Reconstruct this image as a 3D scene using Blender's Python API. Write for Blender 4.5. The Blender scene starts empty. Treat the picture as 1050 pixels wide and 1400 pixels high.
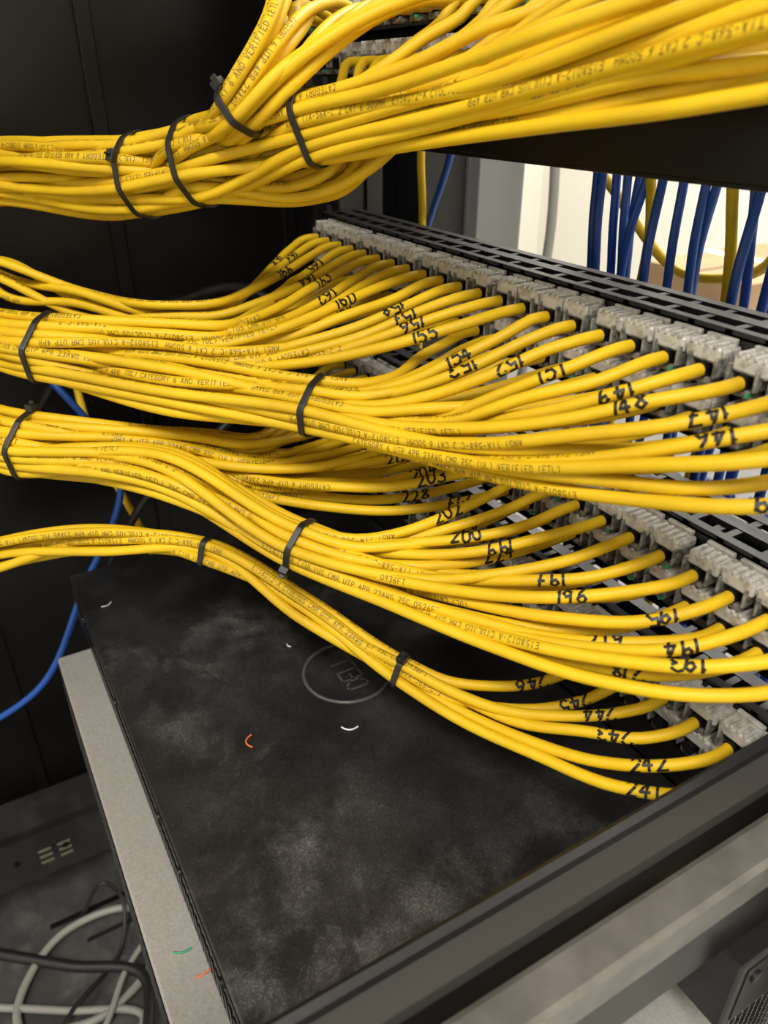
import bpy, math, random
import numpy as np
from mathutils import Vector, Matrix
random.seed(7); np.random.seed(7)
ZO = 1.3            # height of the rack datum above the room floor
SC = bpy.context.scene
try:
    SC.view_settings.view_transform = 'Standard'
except Exception:
    pass

# ------------------------------------------------------------------ materials
def mat(name, col, rough=.5, metal=0., spec=.5, noise=None, bump=None, emit=None, trans=0., sss=0., coat=0.):
    m = bpy.data.materials.new(name); m.use_nodes = True
    nt = m.node_tree; b = nt.nodes['Principled BSDF']
    b.inputs['Base Color'].default_value = (*col, 1)
    b.inputs['Roughness'].default_value = rough
    b.inputs['Metallic'].default_value = metal
    b.inputs['Specular IOR Level'].default_value = spec
    b.inputs['Transmission Weight'].default_value = trans
    b.inputs['Coat Weight'].default_value = coat
    if sss:
        b.inputs['Subsurface Weight'].default_value = sss
        b.inputs['Subsurface Radius'].default_value = (.01, .01, .01)
        b.inputs['Subsurface Scale'].default_value = .3
    if emit:
        b.inputs['Emission Color'].default_value = (*emit[0], 1)
        b.inputs['Emission Strength'].default_value = emit[1]
    tc = nt.nodes.new('ShaderNodeTexCoord')
    if noise:   # (scale, detail, col2, lo, hi)
        n = nt.nodes.new('ShaderNodeTexNoise'); n.inputs['Scale'].default_value = noise[0]; n.inputs['Detail'].default_value = noise[1]
        nt.links.new(tc.outputs['Object'], n.inputs['Vector'])
        r = nt.nodes.new('ShaderNodeValToRGB')
        r.color_ramp.elements[0].position = noise[3]; r.color_ramp.elements[0].color = (*col, 1)
        r.color_ramp.elements[1].position = noise[4]; r.color_ramp.elements[1].color = (*noise[2], 1)
        nt.links.new(n.outputs['Fac'], r.inputs['Fac']); nt.links.new(r.outputs['Color'], b.inputs['Base Color'])
    if bump:
        n2 = nt.nodes.new('ShaderNodeTexNoise'); n2.inputs['Scale'].default_value = bump[0]; n2.inputs['Detail'].default_value = 3
        nt.links.new(tc.outputs['Object'], n2.inputs['Vector'])
        bp = nt.nodes.new('ShaderNodeBump'); bp.inputs['Strength'].default_value = bump[1]; bp.inputs['Distance'].default_value = .001
        nt.links.new(n2.outputs['Fac'], bp.inputs['Height']); nt.links.new(bp.outputs['Normal'], b.inputs['Normal'])
    return m

M_YEL = mat('yellow_cable_jacket', (.745, .485, .010), .50, spec=.34, noise=(14, 5, (.56, .35, .008), .42, .70), bump=(700, .15))
M_BLUE = mat('blue_cable_jacket', (.012, .075, .36), .4)
M_GREYC = mat('grey_cable_jacket', (.26, .26, .24), .5)
M_BLKC = mat('black_cable_jacket', (.012, .012, .013), .45)
M_INK = mat('black_marker_ink', (.006, .006, .006), .5)
M_PRINT = mat('jacket_print', (.17, .105, .010), .5)
M_TIE = mat('black_nylon', (.010, .010, .011), .38)
M_JACK = mat('clear_white_plastic', (.50, .485, .445), .25, sss=.2, noise=(300, 3, (.28, .27, .24), .42, .72))
M_JACK2 = mat('milky_plastic', (.24, .235, .21), .25, noise=(350, 3, (.08, .08, .07), .4, .65))
M_BLK = mat('black_powder_coat', (.008, .008, .009), .38, bump=(1500, .15))
M_BLKG = mat('black_gloss_steel', (.005, .0045, .0045), .28, spec=.3)
M_DKG = mat('dark_grey_steel', (.035, .035, .036), .45, noise=(30, 5, (.06, .06, .058), .4, .7))
M_RAILG = mat('grey_rail_enamel', (.052, .050, .046), .33)
M_PILLAR = mat('grey_enamel', (.20, .205, .20), .45)
M_SLOT = mat('tan_slot_backing', (.12, .11, .09), .7)
M_SILV = mat('silver_paint', (.38, .372, .35), .42, metal=.35, noise=(700, 4, (.48, .47, .445), .3, .7))
M_SILVR = mat('worn_silver_rail', (.16, .152, .14), .34, metal=.5, noise=(60, 5, (.24, .23, .215), .35, .7))
M_WALL = mat('wall_paint', (.80, .78, .71), .9)
M_FLOOR = mat('floor_vinyl', (.30, .30, .29), .7, noise=(6, 4, (.38, .38, .36), .4, .6))
M_CEIL = mat('ceiling_tile', (.8, .8, .78), .9)
M_CARD = mat('cardboard', (.38, .25, .14), .85, noise=(8, 3, (.30, .19, .10), .4, .7))
M_BOXW = mat('white_carton_board', (.74, .75, .76), .7)
M_BOXINK = mat('blue_print_ink', (.05, .10, .42), .6)
M_GREEN = mat('green_wire', (.03, .30, .14), .5)
M_ORANGE = mat('orange_wire', (.75, .18, .04), .5)
M_WHITEW = mat('white_wire', (.75, .78, .78), .5)
M_LOGO = mat('logo_embossed_ring', (.075, .075, .075), .35)
M_LAMP = mat('fluorescent_diffuser', (.9, .9, .88), .5, emit=((1, .95, .86), 6))

def dusty(name, base, dust, thr, fine=.5, amt=.6, lo=.03, hi=.22):
    m = bpy.data.materials.new(name); m.use_nodes = True
    nt = m.node_tree; b = nt.nodes['Principled BSDF']; L = nt.links.new
    tc = nt.nodes.new('ShaderNodeTexCoord')
    def noise(sc, det, ro=.6, dist=0.):
        n = nt.nodes.new('ShaderNodeTexNoise'); n.inputs['Scale'].default_value = sc; n.inputs['Detail'].default_value = det
        n.inputs['Roughness'].default_value = ro; n.inputs['Distortion'].default_value = dist
        L(tc.outputs['Object'], n.inputs['Vector']); return n
    def ramp(n, lo, hi, a=0., z=1.):
        r = nt.nodes.new('ShaderNodeMapRange'); r.inputs['From Min'].default_value = lo; r.inputs['From Max'].default_value = hi
        r.inputs['To Min'].default_value = a; r.inputs['To Max'].default_value = z
        r.interpolation_type = 'SMOOTHSTEP'; L(n.outputs[0], r.inputs['Value']); return r
    def mul(x, y, op='MULTIPLY'):
        q = nt.nodes.new('ShaderNodeMath'); q.operation = op; q.use_clamp = True
        L(x.outputs[0], q.inputs[0])
        if isinstance(y, float): q.inputs[1].default_value = y
        else: L(y.outputs[0], q.inputs[1])
        return q
    big = ramp(noise(9, 3, .5, .4), thr, thr + .28)
    blot = ramp(noise(32, 7, .66, .25), .42, .72)
    fin = ramp(noise(1100, 2), .45, .75, .40, 1.)
    spk = ramp(noise(1500, 1), .70, .76)
    a = mul(mul(big, blot), fin)
    base_d = mul(ramp(noise(20, 6, .65), .3, .8, lo, hi), fin)
    tot = mul(mul(a, amt), base_d, 'ADD')
    tot = mul(tot, mul(spk, fine * .5), 'ADD')
    mx = nt.nodes.new('ShaderNodeMix'); mx.data_type = 'RGBA'
    mx.inputs[6].default_value = (*base, 1); mx.inputs[7].default_value = (*dust, 1)
    L(tot.outputs[0], mx.inputs[0]); L(mx.outputs[2], b.inputs['Base Color'])
    rr = ramp(tot, 0, .6, .38, .85); L(rr.outputs[0], b.inputs['Roughness'])
    bp = nt.nodes.new('ShaderNodeBump'); bp.inputs['Strength'].default_value = .12; bp.inputs['Distance'].default_value = .0006
    L(noise(1300, 2).outputs[0], bp.inputs['Height']); L(bp.outputs['Normal'], b.inputs['Normal'])
    return m
M_SWTOP = dusty('dusty_black_sheet', (.008, .008, .009), (.34, .335, .325), .42, amt=.50, lo=.02, hi=.15)
M_SHELF = dusty('dusty_grey_sheet', (.040, .040, .040), (.24, .23, .22), .30)
M_DBLK = dusty('dusty_black_steel', (.010, .010, .010), (.16, .155, .15), .45)

# ------------------------------------------------------------------ mesh builder
class MB:
    def __init__(s): s.v = []; s.f = []; s.m = []; s.sm = []; s.n = 0; s.mats = []
    def mi(s, m):
        if m not in s.mats: s.mats.append(m)
        return s.mats.index(m)
    def add(s, v, f, m, smooth=False):
        i = s.mi(m); v = np.asarray(v, float)
        s.v.append(v); f = np.asarray(f, int) + s.n
        s.f.append(f); s.m.append(np.full(len(f), i)); s.sm.append(np.full(len(f), smooth)); s.n += len(v)
    def box(s, x0, x1, y0, y1, z0, z1, m):
        v = [(x, y, z) for x in (x0, x1) for y in (y0, y1) for z in (z0, z1)]
        f = [(0, 1, 3, 2), (4, 6, 7, 5), (0, 4, 5, 1), (2, 3, 7, 6), (0, 2, 6, 4), (1, 5, 7, 3)]
        s.add(v, f, m)
    def cbox(s, x0, x1, y0, y1, z0, z1, m, c=.001):
        """box with chamfered top and vertical edges (edge loop profile)"""
        def ring(i, z):
            return [(x0+i, y0+c, z), (x0+c, y0+i, z), (x1-c, y0+i, z), (x1-i, y0+c, z), (x1-i, y1-c, z), (x1-c, y1-i, z), (x0+c, y1-i, z), (x0+i, y1-c, z)]
        v = ring(c*.7, z0)+ring(0, z0+c)+ring(0, z1-c)+ring(c*.7, z1)
        f = [(k*8+i, k*8+(i+1) % 8, k*8+8+(i+1) % 8, k*8+8+i) for k in range(3) for i in range(8)]
        f += [(24, 25, 26, 27), (24, 27, 28, 31), (28, 29, 30, 31), (0, 3, 2, 1), (0, 7, 4, 3), (4, 7, 6, 5)]
        s.add(v, f, m)
    def tube(s, P, r, m, sides=10, cap=True, ref=None):
        P = np.asarray(P, float); T, N, B = frames(P, ref); k = len(P)
        a = np.arange(sides)*2*math.pi/sides
        rr = np.broadcast_to(np.asarray(r, float), (k,))[:, None, None]
        v = P[:, None, :]+rr*(np.cos(a)[None, :, None]*N[:, None, :]+np.sin(a)[None, :, None]*B[:, None, :])
        i, j = np.meshgrid(np.arange(k-1), np.arange(sides), indexing='ij'); j2 = (j+1) % sides
        f = np.stack([i*sides+j, i*sides+j2, (i+1)*sides+j2, (i+1)*sides+j], -1).reshape(-1, 4)
        s.add(v.reshape(-1, 3), f, m, True)
        if cap:
            for q in (0, k-1):
                c = np.vstack([v[q], P[q][None]])
                s.add(c, [(t, (t+1) % sides, sides, sides) for t in range(sides)] if q else [((t+1) % sides, t, sides, sides) for t in range(sides)], m)
    def loop(s, P, w, t, axis, m):
        """closed flat band: P ring points, w width along axis, t thickness outwards"""
        P = np.asarray(P, float); k = len(P); c = P.mean(0)
        nx = np.roll(P, -1, 0)-np.roll(P, 1, 0); nx /= np.linalg.norm(nx, axis=1)[:, None]
        out = np.cross(nx, axis); out /= np.linalg.norm(out, axis=1)[:, None]
        sg = np.sign(((P-c)*out).sum()); out *= sg
        h = axis*w/2
        v = np.concatenate([P-h, P+h, P+h+out*t, P-h+out*t])
        f = []
        for i in range(k):
            j = (i+1) % k
            for q in range(4):
                q2 = (q+1) % 4
                f.append((q*k+i, q*k+j, q2*k+j, q2*k+i))
        s.add(v, f, m)
    def extr(s, prof, y0, y1, m, axis='y'):
        k = len(prof)
        if axis == 'y': v = [(a, y0, b) for a, b in prof]+[(a, y1, b) for a, b in prof]
        elif axis == 'x': v = [(y0, a, b) for a, b in prof]+[(y1, a, b) for a, b in prof]
        else: v = [(a, b, y0) for a, b in prof]+[(a, b, y1) for a, b in prof]
        f = [(i, (i+1) % k, k+(i+1) % k, k+i) for i in range(k)]
        s.add(v, f, m)
        for o in (0, k):
            s.add(v[o:o+k]+[tuple(np.mean(v[o:o+k], 0))], [(i, (i+1) % k, k, k) for i in range(k)], m)
    def obj(s, name, parent=None, loc=None, bevel=0):
        V = np.vstack(s.v); me = bpy.data.meshes.new(name)
        faces = []
        for f in s.f:
            for q in f.tolist():
                if len(q) == 4 and q[2] == q[3]: q = q[:3]
                faces.append(q)
        me.from_pydata(V.tolist(), [], faces)
        for m in s.mats: me.materials.append(m)
        me.polygons.foreach_set('material_index', np.concatenate(s.m)); me.polygons.foreach_set('use_smooth', np.concatenate(s.sm))
        me.update()
        o = bpy.data.objects.new(name, me); SC.collection.objects.link(o)
        if parent: o.parent = parent
        else: o.location = loc if loc else (0, 0, ZO)
        if bevel:
            b = o.modifiers.new('bevel', 'BEVEL'); b.width = bevel; b.segments = 2; b.limit_method = 'ANGLE'
        return o
def empty(name):
    e = bpy.data.objects.new(name, None); SC.collection.objects.link(e); e.location = (0, 0, ZO); e.empty_display_size = .05
    return e

REF = np.array([.6, -.4, .7]); REF /= np.linalg.norm(REF)
def frames(P, ref=None):
    T = np.gradient(P, axis=0); T /= (np.linalg.norm(T, axis=1)[:, None]+1e-12)
    if ref is None:   # parallel transport
        N = np.zeros_like(P); a = np.array([0, 0, 1.]) if abs(T[0][2]) < .9 else np.array([1., 0, 0])
        n = a-T[0]*(a@T[0]); N[0] = n/np.linalg.norm(n)
        for i in range(1, len(P)):
            n = N[i-1]-T[i]*(N[i-1]@T[i]); N[i] = n/(np.linalg.norm(n)+1e-12)
    else:
        N = ref[None]-T*(T@ref)[:, None]; N /= (np.linalg.norm(N, axis=1)[:, None]+1e-9)
    return T, N, np.cross(T, N)
def spline(C, step=.005):
    C = np.asarray(C, float); d = np.linalg.norm(np.diff(C, axis=0), axis=1); u = np.concatenate([[0], np.cumsum(d)])
    m = np.zeros_like(C)
    for i in range(1, len(C)-1):
        a = (C[i]-C[i-1])/d[i-1]; b = (C[i+1]-C[i])/d[i]
        m[i] = (a*d[i]+b*d[i-1])/(d[i]+d[i-1])
    m[0] = (C[1]-C[0])/d[0]; m[-1] = (C[-1]-C[-2])/d[-1]
    out = []
    for i in range(len(d)):
        n = max(2, int(d[i]/step)); t = np.linspace(0, 1, n, endpoint=False)[:, None]; h = d[i]
        out.append((2*t**3-3*t**2+1)*C[i]+(t**3-2*t**2+t)*h*m[i]+(-2*t**3+3*t**2)*C[i+1]+(t**3-t**2)*h*m[i+1])
    out.append(C[-1:]); return np.vstack(out)

# ------------------------------------------------------------------ stroke font (2 x 4 grid)
G = {
'A': ['00 14 20', '.41.4 1.61.4'], 'B': ['00 04 1.54 23 1.52 02', '1.52 21 1.50 00'], 'C': ['23.4 1.54 .54 03 01 .50 1.50 2.6'],
'D': ['00 04 14 23 21 10 00'], 'E': ['24 04 00 20', '02 1.52'], 'F': ['24 04 00', '02 1.52'], 'G': ['23.4 1.54 .54 03 01 .50 20 22 12'],
'H': ['00 04', '20 24', '02 22'], 'K': ['00 04', '24 02 20'],
'I': ['10 14'], 'L': ['04 00 20'], 'M': ['00 04 12 24 20'], 'N': ['00 04 20 24'], 'O': ['.50 01 03 .54 1.54 23 21 1.50 .50'],
'P': ['00 04 1.54 23 1.52 02'], 'R': ['00 04 1.54 23 1.52 02', '12 20'], 'S': ['23.4 1.54 .54 03 .52 1.52 21 1.50 .50 0.6'],
'T': ['04 24', '14 10'], 'U': ['04 01 .50 1.50 21 24'], 'V': ['04 10 24'], 'W': ['04 .50 12 1.50 24'], 'Y': ['04 12 24', '12 10'],
'-': ['.32 1.72'], '(': ['1.54 .73 .71 1.50'], ')': ['.54 1.33 1.31 .50'], '.': ['.90 1.10'],
'0': ['.60 01 03 .64 1.44 23 21 1.40 .60'], '1': ['.73.2 1.14 .90'], '2': ['03.2 .64 1.54 23 1.82.2 00 20.1'], '3': ['03.6 14 23.3 1.82.4 12.1 21.4 1.80.4 10 00.5'],
'4': ['1.34 01.4 21.5', '1.43 1.20'], '5': ['1.94 .34 .12.3 1.32.5 21.5 1.50.3 .70 00.5'], '6': ['1.63.9 .52.6 01.2 .60 1.50 21.1 1.42 .41.7'],
'7': ['04 24 .80', '.51.9 1.71.9'], '8': ['12.1 .23 14 1.83 12.1 01 10 21 12.1'], '9': ['1.93 13.9 .12.9 .62 1.62.3 1.93.3 1.40'],
}
def parse(s):
    out = []
    for tok in s.split():
        best = None
        for k in range(1, len(tok)):
            a, b = tok[:k], tok[k:]
            ok = lambda z: (len(z) == 1 and z.isdigit()) or (len(z) == 2 and z[0] == '.') or (len(z) == 3 and z[0].isdigit() and z[1] == '.')
            if ok(a) and ok(b):
                best = (float(a), float(b))
                if best[0] <= 2.01 and best[1] <= 4.01: break
        out.append(best)
    return out
GL = {k: [parse(s) for s in v] for k, v in G.items()}
def ribbons(text, h, lw, jit=0.0, adv=2.9):
    """return verts (s,h) & quads for text, height h, centred vertically"""
    V = []; Q = []; sc = h/4; x = 0.
    for ch in text:
        if ch == ' ': x += adv*sc*.8; continue
        sh = random.uniform(-.12, .12) if jit else 0; dy = random.uniform(-jit, jit)*h; kk = 1+random.uniform(-jit, jit)
        for st in GL.get(ch, []):
            P = np.array(st, float)*sc*kk; P[:, 0] += x+sh*P[:, 1]; P[:, 1] += dy-h/2
            for a, b in zip(P[:-1], P[1:]):
                L = np.linalg.norm(b-a)
                if L < 1e-9: continue
                n = max(1, int(L/.0009)); n = min(n, 12); d = (b-a)/L; nn = np.array([-d[1], d[0]])*lw/2; e = d*lw*.35
                for i in range(n):
                    p = a+(b-a)*i/n-(e if i == 0 else 0); q = a+(b-a)*(i+1)/n+(e if i == n-1 else 0)
                    k = len(V); V += [p-nn, q-nn, q+nn, p+nn]; Q.append((k, k+1, k+2, k+3))
        x += (adv if ch != '1' or not jit else 2.2)*sc
    return np.array(V), np.array(Q), x
PRINTS = ['CATEGORY 6 UTP 4PR 23AWG CMR 75C (UL) VERIFIED (ETL)', 'ANSI TIA-568-C.2 CAT 6 500MHZ E158012-A C(UL)US CMR UTP 4PR', '(UL) CATEGORY 6 AND VERIFIED (ETL) 75C CMR 0936FT', 'E158012-A C(UL)US CMR UTP 4PR 23AWG 75C 0526FT TIA-568-C.2']
PR = [ribbons(p, .0027, .00036, adv=3.3) for p in PRINTS]
def lay(mb, P, r, rb, s0, phi, m, flip=False, lift=.00012):
    V, Q, L = rb
    if len(V) == 0: return
    T, N, B = frames(P, REF); d = np.linalg.norm(np.diff(P, axis=0), axis=1); u = np.concatenate([[0], np.cumsum(d)])
    x = V[:, 0]; h = V[:, 1]
    if flip: x = L-x; h = -h
    s = s0+x
    if s0 < 0 or s0+L > u[-1]: return
    I = lambda A: np.stack([np.interp(s, u, A[:, k]) for k in range(3)], 1)
    a = phi-h/r
    n = I(N)*np.cos(a)[:, None]+I(B)*np.sin(a)[:, None]
    mb.add(I(P)+n*(r+lift), Q, m)

# ------------------------------------------------------------------ cables
CR = .00278
YP = .247
X0 = -.54; MW = .0725
def colx(i): return X0+(i//4)*MW+MW*(i % 4+.5)/4
def pack(n, sp=.96, asp=1.0):
    pts = []
    for i in range(-9, 10):
        for j in range(-9, 10):
            pts.append(((i+.5*(j % 2))*2*CR*sp, j*2*CR*.866*sp))
    pts = np.array(pts)+np.array([.001, .0007]); d = (pts[:, 0]/asp)**2+(pts[:, 1]*asp)**2
    p = pts[np.argsort(d)[:n]]; return p-p.mean(0)
def nrm(a): a = np.asarray(a, float); return a/np.linalg.norm(a)
def wframe(t):
    t = nrm(t); n = REF-t*(t@REF); n = nrm(n); return t, n, np.cross(t, n)

def hull(pts):
    pts = sorted(map(tuple, pts))
    def half(ps):
        o = []
        for p in ps:
            while len(o) > 1 and (o[-1][0]-o[-2][0])*(p[1]-o[-2][1])-(o[-1][1]-o[-2][1])*(p[0]-o[-2][0]) <= 0: o.pop()
            o.append(p)
        return o[:-1]
    return np.array(half(pts)+half(pts[::-1]))
def make_tie(c, t, paths, parent, idx, headang=0.0, tail=.002, w=.0034):
    t, n, b = wframe(t); pp = []
    for P in paths:
        d = (P-c)@t; near = np.linalg.norm(P-c, axis=1) < .06
        dd = np.where(near, np.abs(d), 9); k = np.argmin(dd)
        if dd[k] > .01: continue
        q = P[k]-c; x, y = q@b, q@n
        for a in np.linspace(0, 2*math.pi, 14, endpoint=False): pp.append((x+(CR+.0004)*math.cos(a), y+(CR+.0004)*math.sin(a)))
    H = hull(pp); Hc = np.vstack([H, H[:1]]); L = np.concatenate([[0], np.cumsum(np.linalg.norm(np.diff(Hc, axis=0), axis=1))])
    s = np.linspace(0, L[-1], 64, endpoint=False); R2 = np.stack([np.interp(s, L, Hc[:, k]) for k in range(2)], 1)
    R2 = .5*R2+.25*np.roll(R2, 1, 0)+.25*np.roll(R2, -1, 0)
    ring = c+R2[:, :1]*b+R2[:, 1:]*n
    mb = MB(); mb.loop(ring, w, .0011, t, M_TIE)
    cen = R2.mean(0); k = int(np.argmax((R2-cen)@np.array([math.cos(headang), math.sin(headang)])))
    p = ring[k]; o = nrm((R2[k]-cen)[0]*b+(R2[k]-cen)[1]*n); tg = np.cross(t, o)
    hw, hh, hl = .0024, .0018, .0030
    V = [p+o*.0020+t*hw*a+o*hh*d+tg*hl*e for a in (-1, 1) for d in (-1, 1) for e in (-1, 1)]
    f = [(0, 1, 3, 2), (4, 6, 7, 5), (0, 4, 5, 1), (2, 3, 7, 6), (0, 2, 6, 4), (1, 5, 7, 3)]
    mb.add(V, f, M_TIE)
    V = [p+o*(.0038+tail*(d+1)/2)+t*w*.45*a+tg*.0006*e for a in (-1, 1) for d in (-1, 1) for e in (-1, 1)]
    mb.add(V, f, M_TIE)
    mb.obj('zip_tie_%d' % idx, parent, bevel=.0003)

def cable_bundle(name, groups, ties, seed, tw=.03):
    random.seed(seed); np.random.seed(seed)
    par = empty(name); cab = MB(); ink = MB(); prt = MB()
    allc = []
    for gi, g in enumerate(groups):
        for p in g['ports']: allc.append(dict(g=gi, port=p, ctr=[]))
    keys = {}
    for c in allc:
        for w in groups[c['g']]['way']: keys.setdefault(w[1], []).append(c)
    for key, cl in keys.items():
        w = next(w for g in groups for w in g['way'] if w[1] == key)
        n = len(cl); pk = pack(n, w[2], w[4] if len(w) > 4 else 1.0)
        t, nn, bb = wframe(w[3])
        order = sorted(range(n), key=lambda i: groups[cl[i]['g']].get('rank', 0)*.25+cl[i]['port'][0]*1.0-cl[i]['port'][1]*1.2+random.gauss(0, tw))
        po = sorted(range(n), key=lambda i: pk[i][0]-.35*pk[i][1]+random.gauss(0, .0008))
        for ci, pi in zip(order, po):
            cl[ci].setdefault('st', {})[key] = np.array(w[0])+bb*pk[pi][0]+nn*pk[pi][1]
    for c in allc:
        g = groups[c['g']]; C = [c['st'][w[1]] for w in g['way']]
        e = C[0]; j = lambda s: np.random.normal(0, s, 3)
        C = [np.array([-.635, -.17, e[2]-.38])+(e-np.array(g['way'][0][0]))+j(.002), np.array([-.63, -.13, e[2]-.07])+(e-np.array(g['way'][0][0]))]+C
        x, z, lab = c['port']; port = np.array([x, YP, z]); t = nrm(g['way'][-1][3]); A = C[-1]; d = np.linalg.norm(port-A)
        sag = g.get('sag', .012)*(.3+1.4*random.random())
        h1 = A+t*d*.40+np.array([0, 0, -sag*.5]); h2 = port+np.array([random.uniform(-.006, .001), -min(g.get('hl', .060), d*.28), -sag])
        for q in ((.2, .4, .6, .8) if d > .08 else (.35, .7)):
            C.append((1-q)**3*A+3*(1-q)**2*q*h1+3*(1-q)*q*q*h2+q**3*port+j(.0007))
        C.append(port+np.array([0, -.006, -.0003])); C.append(port+np.array([0, .004, 0]))
        P = spline(C); c['P'] = P
        cab.tube(P, CR, M_YEL, 12, ref=REF)
        u = np.concatenate([[0], np.cumsum(np.linalg.norm(np.diff(P, axis=0), axis=1))])[-1]
        if lab and random.random() < lab[1]:
            rb = ribbons(lab[0], .0072, .00125, jit=.10, adv=3.0)
            lay(ink, P, CR, rb, u-.018-rb[2]-random.uniform(.004, .034), random.uniform(-.5, .35), M_INK, flip=random.random() < .4, lift=.0002)
        for q in range(3):
            if random.random() < .65:
                lay(prt, P, CR, random.choice(PR), u-.12-random.uniform(0, .03)-.15*q-.09, random.uniform(-1.2, 1.1), M_PRINT, flip=random.random() < .5)
    cab.obj('cables', par)
    if ink.n: ink.obj('marker_numbers', par)
    if prt.n: prt.obj('jacket_lettering', par)
    for i, (c, t, sel, ang) in enumerate(ties):
        make_tie(np.array(c), np.array(t), [q['P'] for q in allc if sel(q)], par, i+1, ang)
    return par

PT = [.045, -.087, -.173, -.243]       # panel top heights
R2O = [.033, .030, .0265, .0265]       # drop of the second row of ports
def row(k, r): return PT[k]-(.010 if r == 0 else R2O[k])

# --- upper bundle
wA0 = ((-.611, .028, -.054), 'e', .98, (.85, .5, .05)); wA1 = ((-.461, .115, -.043), 't1', .93, (.85, .5, .1)); wA2 = ((-.428, .136, -.035), 't2', .93, (.83, .5, .2))
A1 = dict(way=[wA0, wA1, wA2, ((-.366, .174, -.017), 't3', .95, (.83, .42, .22))], ports=[(colx(i), row(0, r), '') for i in range(10, 24) for r in (0, 1)]+[(-.09+.018*k, row(0, 0), '') for k in range(3)], sag=.010, rank=0)
A2 = dict(way=[wA0, wA1, wA2, ((-.381, .142, -.010), 'a2', .95, (.6, .5, .6))], ports=[(colx(i), row(0, 0), '') for i in range(0, 12)]+[(colx(i), row(0, 0)+.045, '') for i in range(1, 5)], sag=-.008, rank=-1)
A3 = dict(way=[wA0, wA1, wA2, ((-.390, .180, -.046), 'a3', 1.1, (.9, .4, .1))], ports=[(colx(i), row(0, 1), '') for i in range(4, 12)], sag=.008, rank=1)
cable_bundle('yellow_network_cable_bundle', [A1, A2, A3], [
    ((-.461, .115, -.043), (.85, .5, .1), lambda q: True, 1.2), ((-.428, .136, -.035), (.83, .5, .2), lambda q: True, -2.6),
    ((-.366, .174, -.017), (.83, .42, .22), lambda q: q['g'] == 0, 2.2), ((-.381, .142, -.010), (.6, .5, .6), lambda q: q['g'] == 1, 2.2)], 11, tw=.018)
# --- panel 1 bundle
def lab(k, i, r): return (str([0, 145, 193, 241][k]+23-i+(24 if r else 0)), .35 if r else .85)
tB1 = (.75, .62, -.10); tB2 = (.80, .55, -.10)
B1 = dict(way=[((-.570, -.007, -.148), 'e', 1.0, tB1), ((-.447, .045, -.127), 't1', .93, tB1), ((-.383, .099, -.139), 'm', 1.12, tB1), ((-.326, .149, -.140), 't2', .98, tB2)],
          ports=[(colx(i), row(1, 0), lab(1, i, 0)) for i in range(14, 24)]+[(colx(i), row(1, 1), lab(1, i, 1)) for i in range(11, 24)], sag=.002, rank=1)
B2 = dict(way=[((-.570, -.007, -.148), 'e', 1.0, tB1), ((-.447, .045, -.127), 't1', .93, tB1), ((-.412, .105, -.124), 'f', 1.15, (.78, .6, .0))],
          ports=[(colx(i), row(1, 0), lab(1, i, 0)) for i in range(5, 14)]+[(colx(i), row(1, 1), lab(1, i, 1)) for i in range(1, 11)], sag=.005, rank=0)
B3 = dict(way=[((-.60, .020, -.103), 's0', 1.0, (.8, .6, -.1)), ((-.570, .038, -.108), 's1', 2.2, (.8, .6, -.1)), ((-.525, .077, -.121), 's2', 1.6, (.8, .6, -.1)), ((-.471, .123, -.123), 's3', 1.3, (.6, .75, .05))],
          ports=[(colx(i), row(1, 0), lab(1, i, 0)) for i in range(0, 5)], sag=.006, rank=0)
cable_bundle('yellow_network_cable_bundle', [B1, B2, B3], [((-.447, .045, -.127), tB1, lambda q: q['g'] < 2, -1.4), ((-.326, .149, -.140), tB2, lambda q: q['g'] == 0, -1.6)], 5)
# --- panel 2 bundle
tC1 = (.78, .6, -.08); tC2 = (.78, .55, -.25)
C1 = dict(way=[((-.541, -.013, -.198), 'e', 1.0, tC1), ((-.440, .025, -.178), 't1', .95, tC1), ((-.377, .083, -.182), 'm', 1.1, (.75, .6, -.2)), ((-.309, .129, -.205), 't2', .98, (.80, .57, -.14))],
          ports=[(colx(i), row(2, 0), lab(2, i, 0)) for i in range(14, 24)]+[(colx(i), row(2, 1), lab(2, i, 1)) for i in range(14, 24)], sag=.005, rank=1)
C2 = dict(way=[((-.541, -.013, -.198), 'e', 1.0, tC1), ((-.440, .025, -.178), 't1', .95, tC1), ((-.400, .108, -.186), 'f', 1.2, (.78, .6, -.05))],
          ports=[(colx(i), row(2, 0), lab(2, i, 0)) for i in range(2, 14)]+[(colx(i), row(2, 1), lab(2, i, 1)) for i in range(5, 14)], sag=.006, rank=0)
cable_bundle('yellow_network_cable_bundle', [C1, C2], [((-.440, .025, -.178), tC1, lambda q: True, 2.4), ((-.309, .129, -.205), tC2, lambda q: q['g'] == 0, .2)], 23)
# --- panel 3 bundle
D1 = dict(way=[((-.50, -.06, -.28), 'e', 1.3, (.8, .6, .1)), ((-.4575, -.007, -.25), 'x', 1.6, (.7, .7, .1)), ((-.414, .052, -.2344), 'y', 1.25, (.7, .7, 0)), ((-.374, .098, -.235), 't1', .95, (.75, .6, -.1)), ((-.316, .133, -.252), 'm', 1.05, (.85, .5, -.2)), ((-.262, .162, -.268), 't2', .95, (.85, .45, -.15))],
          ports=[(colx(i), row(3, 0), (lab(3, i, 0)[0], 1.0)) for i in range(18, 24)], sag=.008)
cable_bundle('yellow_network_cable_bundle', [D1], [((-.374, .098, -.235), (.75, .6, -.1), lambda q: True, -1.2), ((-.262, .162, -.268), (.85, .45, -.15), lambda q: True, 2.4)], 31)

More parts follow.
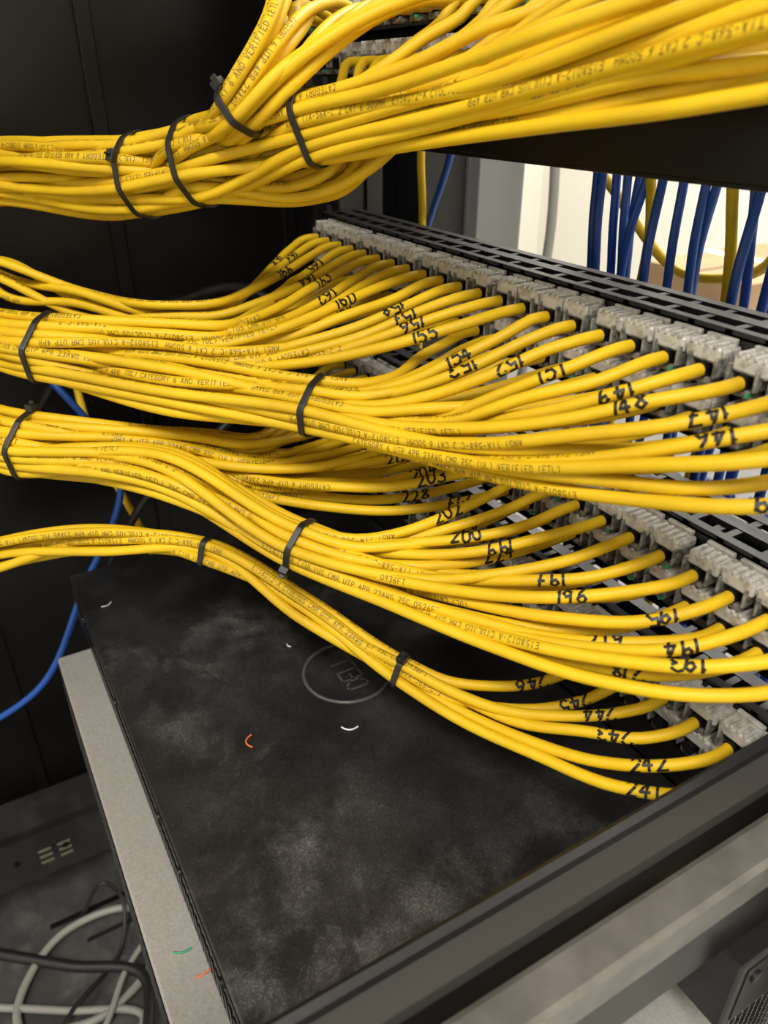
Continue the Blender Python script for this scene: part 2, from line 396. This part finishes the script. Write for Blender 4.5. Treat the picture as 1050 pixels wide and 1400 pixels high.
# ------------------------------------------------------------------ patch panels
PH = .0445
def patch_panel(top, k0):
    mb = MB(); xl, xr = X0-.012, X0+6*MW+.012
    mb.box(xl-.018, xr+.018, .282, .285, top-PH, top+.004, M_BLK)
    zt = top+.004
    for y0, y1 in ((.2645, .2690), (.2775, .2825), (.291, .297)):
        mb.box(xl, xr, y0, y1, zt-.003, zt, M_BLK)
    x = xl
    while x < xr-.003:
        mb.box(x, x+.0035, .2645, .297, zt-.0028, zt-.0004, M_BLK); x += MW/4
    mb.box(xl, xr, .2645, .2655, zt-.006, zt-.002, M_BLK)
    if k0 > 0:
        zb = top-PH
        mb.box(xl, xr, .2640, .290, zb, zb+.002, M_BLK)
        mb.box(xl, xr, .2640, .2652, zb, zb+.006, M_BLK)
        for m in range(7):
            mb.box(X0+m*MW-.002, X0+m*MW+.002, .2655, .282, zb, top+.002, M_BLK)
    mb.box(xl, xr, .270, .282, top-.028, top-.021, M_BLK)
    for r in (0, 1):
        zt = top-(0 if r == 0 else R2O[k0]-.0098)
        for m in range(6):
            xa = X0+m*MW+.0024; xb = X0+(m+1)*MW-.0024
            mb.cbox(xa, xb, .2600, .281, zt-.0165, zt-.010, M_BLK, .0012)
            mb.cbox(xa, xb, .2575, .2645, zt-.0115, zt-.004, M_JACK2, .0012)
            mb.cbox(xa, xb, .2535, .2645, zt-.0055, zt-.0012, M_JACK, .0010)
            sp = (xb-xa)/4
            for i in range(4):
                xc = X0+m*MW+MW*(i+.5)/4; ca = xa+i*sp+.0006; cb = xa+(i+1)*sp-.0006
                mb.cbox(ca, cb, .2518, .2630, zt-.0068, zt-.0004, M_JACK, .0010)
                for k in range(4):
                    xx = ca+.0026+k*(cb-ca-.0052)/3
                    mb.cbox(xx-.0008, xx+.0008, .2513, .2600, zt-.001, zt+.0009, M_JACK, .0004)
                mb.cbox(ca+.001, cb-.001, .2615, .2640, zt-.001, zt+.0014, M_JACK, .0004)
                for sx in (-1, 1):
                    mb.cbox(xc+sx*.0062-.0007, xc+sx*.0062+.0007, .2500, .2580, zt-.0120, zt-.004, M_JACK2, .0004)
                mb.cbox(xc-.0050, xc+.0050, .2515, .259, zt-.0155, zt-.0125, M_JACK2, .0008)
                mb.tube([(xc, .2500, zt-.0098), (xc, .2540, zt-.0098)], .0032, M_BLKG, 12)
                if random.random() < .2:
                    mb.box(xc+.0040, xc+.0050, .2490, .2520, zt-.0140, zt-.0128, M_GREEN)
    for r in (0, 1):
        zt = top-(0 if r == 0 else .022)
        for i in range(24):
            mb.box(colx(i)-.007, colx(i)+.007, .285, .2865, zt-.018, zt-.004, M_BLKG)
    return mb.obj('patch_panel')
for k, t in enumerate(PT): patch_panel(t, k)
mb = MB()
mb.box(-.565, .02, .2645, .2665, -.0315, -.0015, M_BLKG)
mb.box(-.565, .02, .2645, .300, -.0335, -.0315, M_BLKG)
mb.obj('cable_duct_plate', bevel=.0004)
mb = MB()   # plate added to stop light leaking between lowest panel and the switch
mb.box(-.57, -.085, .283, .285, -.3345, -.2895, M_BLK)
mb.box(-.57, -.085, .283, .290, -.2915, -.2895, M_BLK); mb.box(-.57, -.085, .283, .290, -.3345, -.3325, M_BLK)
for x in (-.562, -.093):
    mb.tube([(x, .285, -.312), (x, .2875, -.312)], .004, M_DKG, 12)
mb.obj('light_blocking_plate')

# ------------------------------------------------------------------ network switch
mb = MB()
mb.cbox(-.552, -.112, .034, .335, -.3795, -.335, M_SWTOP, .0012)
mb.box(-.552, -.112, .0335, .0345, -.3385, -.3378, M_BLKG)
for x in (-.50, -.40, -.30, -.262, -.20):
    mb.tube([(x, .0345, -.343), (x, .0322, -.343)], .0028, M_BLK, 14)
for x in np.arange(-.53, -.13, .006):
    mb.box(x, x+.003, .0332, .0345, -.368, -.350, M_BLKG)
a = np.linspace(0, 2*math.pi, 73)
ring = np.stack([-.344+.0285*np.cos(a), .171+.0285*np.sin(a), np.full(73, -.3349)], 1)
mb.tube(ring, .0012, M_LOGO, 8, cap=False)
V, Q, L = ribbons('DELL', .014, .0017, adv=2.5)
V3 = np.stack([-.344+(L/2-.001-V[:, 0])*1.0, .171-V[:, 1], np.full(len(V), -.3347)], 1)
mb.add(V3, Q, M_LOGO)
sw = mb.obj('network_switch')

# silver server under it
mb = MB()
mb.cbox(-.515, -.088, .010, .335, -.465, -.3805, M_SILV, .0015)
mb.box(-.515, -.098, .0095, .0105, -.455, -.390, M_BLKG)
for x in np.arange(-.50, -.12, .0075):
    for z in np.arange(-.450, -.392, .0075):
        mb.box(x, x+.004, .0088, .0098, z, z+.004, M_DKG)
for y in np.arange(.10, .32, .005):
    for z in np.arange(-.455, -.388, .005):
        mb.box(-.0884, -.0876, y, y+.0034, z, z+.0034, M_BLKG)
mb.obj('rack_server')

def scrap(x, y, z, ang, L, m, bend=.4):
    t = np.linspace(-1, 1, 9); c, s = math.cos(ang), math.sin(ang)
    px = t*L/2; py = bend*L*(t**2-.4)*.5
    mb = MB(); mb.tube(np.stack([x+px*c-py*s, y+px*s+py*c, np.full(9, z+.0007)], 1), .0005, m, 6); mb.obj('wire_scrap')
scrap(-.3185, .0924, -.335, -.3, .010, M_ORANGE, .7); scrap(-.298, .1485, -.335, 1.1, .010, M_WHITEW, .5)
scrap(-.497, .051, -.335, 1.9, .008, M_WHITEW, .5); scrap(-.387, .148, -.335, .3, .004, M_WHITEW)
scrap(-.246, .025, -.3805, 1.3, .009, M_GREEN, .3); scrap(-.230, .0305, -.3805, 1.6, .007, M_ORANGE, .2)

# ------------------------------------------------------------------ right side rail
mb = MB()
mb.extr([(-.1205, -.262), (-.1205, -.236), (-.1185, -.2345), (-.1160, -.236), (-.1160, -.262)], -.45, .262, M_BLK)
mb.extr([(-.1160, -.262), (-.1160, -.2405), (-.1060, -.2415), (-.1060, -.262)], -.45, .262, M_RAILG)
mb.extr([(-.1060, -.262), (-.1060, -.2480), (-.0985, -.2480), (-.0985, -.262)], -.45, .262, M_BLKG)
mb.extr([(-.0985, -.262), (-.0985, -.2450), (-.0965, -.2440), (-.0860, -.2450), (-.0840, -.247), (-.0840, -.262)], -.45, .262, M_SILVR)
mb.box(-.1160, -.0845, -.45, .262, -.290, -.262, M_BLKG)
mb.obj('rack_side_rail')

# ------------------------------------------------------------------ open cabinet
cab = empty('server_cabinet')
mb = MB()
mb.box(-.720, -.715, -.50, .47, -1.25, .75, M_BLKG)
for y in (-.40, -.22, -.04, .14, .30):
    mb.box(-.715, -.709, y, y+.012, -1.2, .73, M_BLKG)
mb.obj('side_panel', cab, bevel=.0008)
mb = MB()
def post(x0, x1, y0, y1):
    mb.box(x0, x1, y0, y1, -1.25, .75, M_BLK)
post(-.70, -.655, -.21, -.16); post(-.607, -.603, .285, .33); post(-.607, -.560, .283, .286); post(-.70, -.60, .33, .345)
post(-.70, -.655, .42, .47)
for z in np.arange(-1.2, .7, .0148):
    mb.box(-.6025, -.6015, .30, .308, z, z+.008, M_DKG)
    mb.box(-.580, -.572, .2825, .2832, z, z+.008, M_DKG)
mb.box(-.085, -.040, .283, .286, -1.25, .75, M_BLK); mb.box(-.043, -.040, .283, .33, -1.25, .75, M_BLK)
mb.obj('posts', cab, bevel=.0006)
mb = MB(); mb.box(-.655, -.640, .475, .53, -1.25, .75, M_PILLAR); mb.box(-.70, -.655, .475, .490, -1.25, .75, M_PILLAR)
mb.obj('door_frame', cab, bevel=.001)
mb = MB()
mb.box(-.715, -.02, -.50, .47, -1.25, -1.20, M_BLK); mb.box(-.715, -.02, -.50, .47, .75, .77, M_BLK)  # cabinet base; roof plate out of view, added to darken the interior
mb.obj('base_and_shading_roof', cab, bevel=.001)
mb = MB()
mb.box(-.70, -.12, -.35, .30, -.756, -.750, M_SHELF)
mb.box(-.58, -.574, -.06, .04, -.7505, -.7492, M_BLKG)
mb.box(-.545, -.542, -.03, .07, -.7505, -.7475, M_BLK)
mb.extr([(-.606, -.690), (-.606, -.640), (-.596, -.636), (-.590, -.636), (-.590, -.690)], -.45, .28, M_DBLK)
mb.extr([(-.650, -.642), (-.650, -.636), (-.606, -.636), (-.606, -.642)], -.45, .28, M_DBLK)
for y in np.arange(-.41, .26, .090):
    for k in range(3):
        mb.box(-.5902, -.5892, y, y+.012, -.656-k*.008, -.653-k*.008, M_SLOT)
        mb.box(-.5902, -.5892, y+.018, y+.030, -.656-k*.008, -.653-k*.008, M_SLOT)
    for o in (.0, .045): mb.tube([(-.5898, y+o-.02, -.658), (-.5890, y+o-.02, -.658)], .0035, M_BLKG, 14)
mb.obj('equipment_shelf', cab)

def loose(name, P, r, m):
    mb = MB(); mb.tube(spline(P, .006), r, m, 12); return mb.obj(name)
loose('grey_power_cable', [(-.48, -.10, -.745), (-.46, -.03, -.744), (-.50, .03, -.744), (-.55, .02, -.744), (-.56, -.05, -.744), (-.50, -.10, -.743), (-.42, -.06, -.744), (-.38, .02, -.744), (-.30, .05, -.744)], .0038, M_GREYC)
loose('grey_power_cable', [(-.52, -.12, -.745), (-.48, -.06, -.742), (-.44, .0, -.744), (-.40, -.03, -.735), (-.33, -.02, -.744), (-.25, .03, -.744)], .0035, M_GREYC)
loose('grey_power_cable', [(-.43, -.09, -.743), (-.44, -.04, -.739), (-.49, .00, -.737), (-.515, .035, -.741), (-.50, .08, -.744), (-.44, .12, -.744)], .0028, M_GREYC)
loose('black_power_cable', [(-.58, -.12, -.745), (-.52, -.05, -.74), (-.47, .01, -.735), (-.42, .0, -.732), (-.36, -.04, -.744)], .005, M_BLKC)
loose('black_power_cable', [(-.57, -.03, -.745), (-.56, .0, -.70), (-.555, .01, -.72), (-.52, .0, -.744), (-.47, -.06, -.738), (-.42, -.10, -.744)], .002, M_BLKC)
loose('black_power_cable', [(-.62, .20, -.745), (-.60, .10, -.55), (-.60, .06, -.40), (-.57, .10, -.30), (-.56, .20, -.22), (-.57, .26, -.15)], .0035, M_BLKC)
loose('black_power_cable', [(-.65, .04, -.24), (-.61, .09, -.17), (-.56, .14, -.139), (-.548, .19, -.130), (-.565, .235, -.16), (-.59, .26, -.30)], .004, M_BLKC)
loose('blue_network_cable', [(-.66, -.16, -.60), (-.60, -.08, -.50), (-.56, .0, -.43), (-.56, .04, -.36), (-.58, .09, -.27), (-.60, .06, -.20), (-.66, .02, -.16), (-.69, -.10, -.14)], .0028, M_BLUE)
loose('blue_network_cable', [(-.69, -.10, -.30), (-.64, -.03, -.30), (-.63, -.02, -.36), (-.66, -.08, -.42)], .0028, M_BLUE)
loose('yellow_network_cable', [(-.66, .08, -.16), (-.62, .08, -.25), (-.59, .10, -.33), (-.575, .12, -.42), (-.60, .14, -.55), (-.62, .16, -.74)], .003, M_YEL)

# ------------------------------------------------------------------ front side patch cords
def drop(name, x, y, z0, m, r=.0026, n=5, spread=.012, zlen=.95):
    mb = MB()
    for i in range(n):
        xa = x+(i-(n-1)/2)*spread*.8; top = z0-random.uniform(0, .012)
        xo = x+(xa-x)*.5+random.uniform(-.004, .004); yo = y+random.uniform(-.012, .020)
        P = [(xa, .287, top), (xa, .312, top-.002), (xa+random.uniform(-.004, .004), y-.004, top-.022), (xo, yo, top-.10), (xo+random.uniform(-.008, .008), yo+.004, top-.25), (xo+random.uniform(-.01, .01), yo, top-.45), (xo, yo, top-zlen)]
        mb.tube(spline(P, .008), r, m, 10)
        mb.box(xa-.0058, xa+.0058, .286, .300, top-.004, top+.004, m)
    return mb.obj(name)
random.seed(3)
for x, n in ((-.345, 6), (-.295, 4), (-.245, 5), (-.19, 5), (-.14, 5)):
    drop('blue_patch_cable_bundle', x, .352, .024, M_BLUE, n=n)
loose('yellow_patch_cable', [(-.40, .287, .01), (-.395, .33, -.005), (-.37, .37, -.05), (-.33, .40, -.10), (-.27, .39, -.09), (-.23, .35, -.05), (-.22, .30, .01), (-.22, .287, .01)], .003, M_YEL)
loose('yellow_patch_cable', [(-.32, .287, .01), (-.32, .33, -.0), (-.322, .36, -.06), (-.335, .37, -.16), (-.33, .36, -.30), (-.32, .36, -.6)], .003, M_YEL)
loose('yellow_patch_cable', [(-.27, .287, .02), (-.27, .33, .01), (-.268, .36, -.06), (-.265, .37, -.16), (-.27, .36, -.30), (-.27, .36, -.6)], .003, M_YEL)
loose('yellow_patch_cable', [(-.535, .287, .02), (-.535, .33, .01), (-.54, .345, -.06), (-.545, .35, -.16), (-.55, .35, -.30), (-.55, .35, -.6)], .003, M_YEL)
loose('blue_network_cable', [(-.45, .287, .02), (-.47, .33, .0), (-.50, .345, -.04), (-.545, .355, -.10), (-.58, .355, -.2), (-.58, .355, -.6)], .0028, M_BLUE)
loose('grey_network_cable', [(-.62, .54, .10), (-.61, .54, -.04), (-.605, .54, -.12), (-.62, .53, -.30), (-.62, .53, -.7)], .005, M_GREYC)

# lower right block under the rail
mb = MB()
mb.cbox(-.108, -.076, .200, .262, -.335, -.2905, M_BLK, .001)
mb.box(-.0765, -.0755, .205, .257, -.330, -.296, M_BLKG)
for y in (.212, .250): mb.tube([(-.0765, y, -.305), (-.0745, y, -.305)], .003, M_BLK, 12)
mb.obj('rack_power_module')

# ------------------------------------------------------------------ room
def slab(name, x0, x1, y0, y1, z0, z1, m):
    mb = MB(); mb.box(x0, x1, y0, y1, z0, z1, m); return mb.obj(name, loc=(0, 0, 0))
slab('floor', -3.0, 2.4, -2.4, 2.6, -.1, 0, M_FLOOR); slab('ceiling', -3.0, 2.4, -2.4, 2.6, 2.7, 2.8, M_CEIL)
slab('wall_front', -3.0, 2.4, 2.6, 2.7, 0, 2.7, M_WALL); slab('wall_back', -3.0, 2.4, -2.5, -2.4, 0, 2.7, M_WALL)
slab('wall_left', -3.1, -3.0, -2.4, 2.6, 0, 2.7, M_WALL); slab('wall_right', 2.4, 2.5, -2.4, 2.6, 0, 2.7, M_WALL)
slab('baseboard_front', -3.0, 2.4, 2.585, 2.6, 0, .1, M_DKG)
mb = MB(); mb.box(-1.27, -.98, 1.42, 1.85, .652, .95, M_CARD); mb.box(-1.27, -.98, 1.62, 1.65, .950, .952, M_BOXW)
mb.box(-1.125, -1.12, 1.42, 1.85, .950, .9515, M_BLK)
mb.obj('cardboard_box', loc=(0, 0, 0))
mb = MB(); mb.box(-1.7, -.45, 1.35, 1.95, 0, .65, M_BOXW); mb.box(-1.08, -1.07, 1.35, 1.95, .65, .6515, M_CARD)
for k, (tx, sz, zz) in enumerate((('SERVER RACK', .045, .53), ('PATCH PANEL', .03, .46), ('24 PORTS', .03, .38), ('UTP CAT 6', .06, .22))):
    V, Q, L = ribbons(tx, sz, sz*.2, adv=3)
    for xo in (-1.05, -1.60):
        mb.add(np.stack([xo+V[:, 0], np.full(len(V), 1.349), zz+V[:, 1]], 1), Q, M_BOXINK)
mb.obj('white_carton', loc=(0, 0, 0))

def lum(x, y, sx, sy, power, col=(1, .95, .87)):
    mb = MB(); mb.box(x-sx/2-.03, x+sx/2+.03, y-sy/2-.03, y+sy/2+.03, 2.66, 2.699, M_PILLAR); mb.box(x-sx/2, x+sx/2, y-sy/2, y+sy/2, 2.652, 2.66, M_LAMP)
    mb.obj('ceiling_light', loc=(0, 0, 0))
    l = bpy.data.lights.new('fluorescent_lamp', 'AREA'); l.shape = 'RECTANGLE'; l.size = sx; l.size_y = sy; l.energy = power; l.color = col
    o = bpy.data.objects.new('fluorescent_lamp', l); o.location = (x, y, 2.64); SC.collection.objects.link(o)
lum(.8, -.6, 1.0, .25, 49); lum(-.6, -1.5, 1.2, .35, 6); lum(-1.2, 1.5, 1.2, .6, 72); lum(.9, 1.5, 1.2, .6, 10)

w = bpy.data.worlds.new('world'); SC.world = w; w.use_nodes = True
w.node_tree.nodes['Background'].inputs[0].default_value = (.9, .93, 1, 1); w.node_tree.nodes['Background'].inputs[1].default_value = .03

# ------------------------------------------------------------------ camera
cd = bpy.data.cameras.new('camera'); co = bpy.data.objects.new('camera', cd); SC.collection.objects.link(co)
Fv = Vector((-.755, .436, -.489)).normalized(); Rv = Vector((.5, .866, 0)).normalized(); Uv = Rv.cross(Fv)
co.matrix_world = Matrix(((Rv.x, Uv.x, -Fv.x, 0), (Rv.y, Uv.y, -Fv.y, 0), (Rv.z, Uv.z, -Fv.z, ZO), (0, 0, 0, 1)))
cd.sensor_fit = 'VERTICAL'; cd.sensor_height = 36; cd.lens = 36*1040/1400; cd.clip_start = .01
cd.dof.use_dof = True; cd.dof.focus_distance = .40; cd.dof.aperture_fstop = 11
SC.camera = co
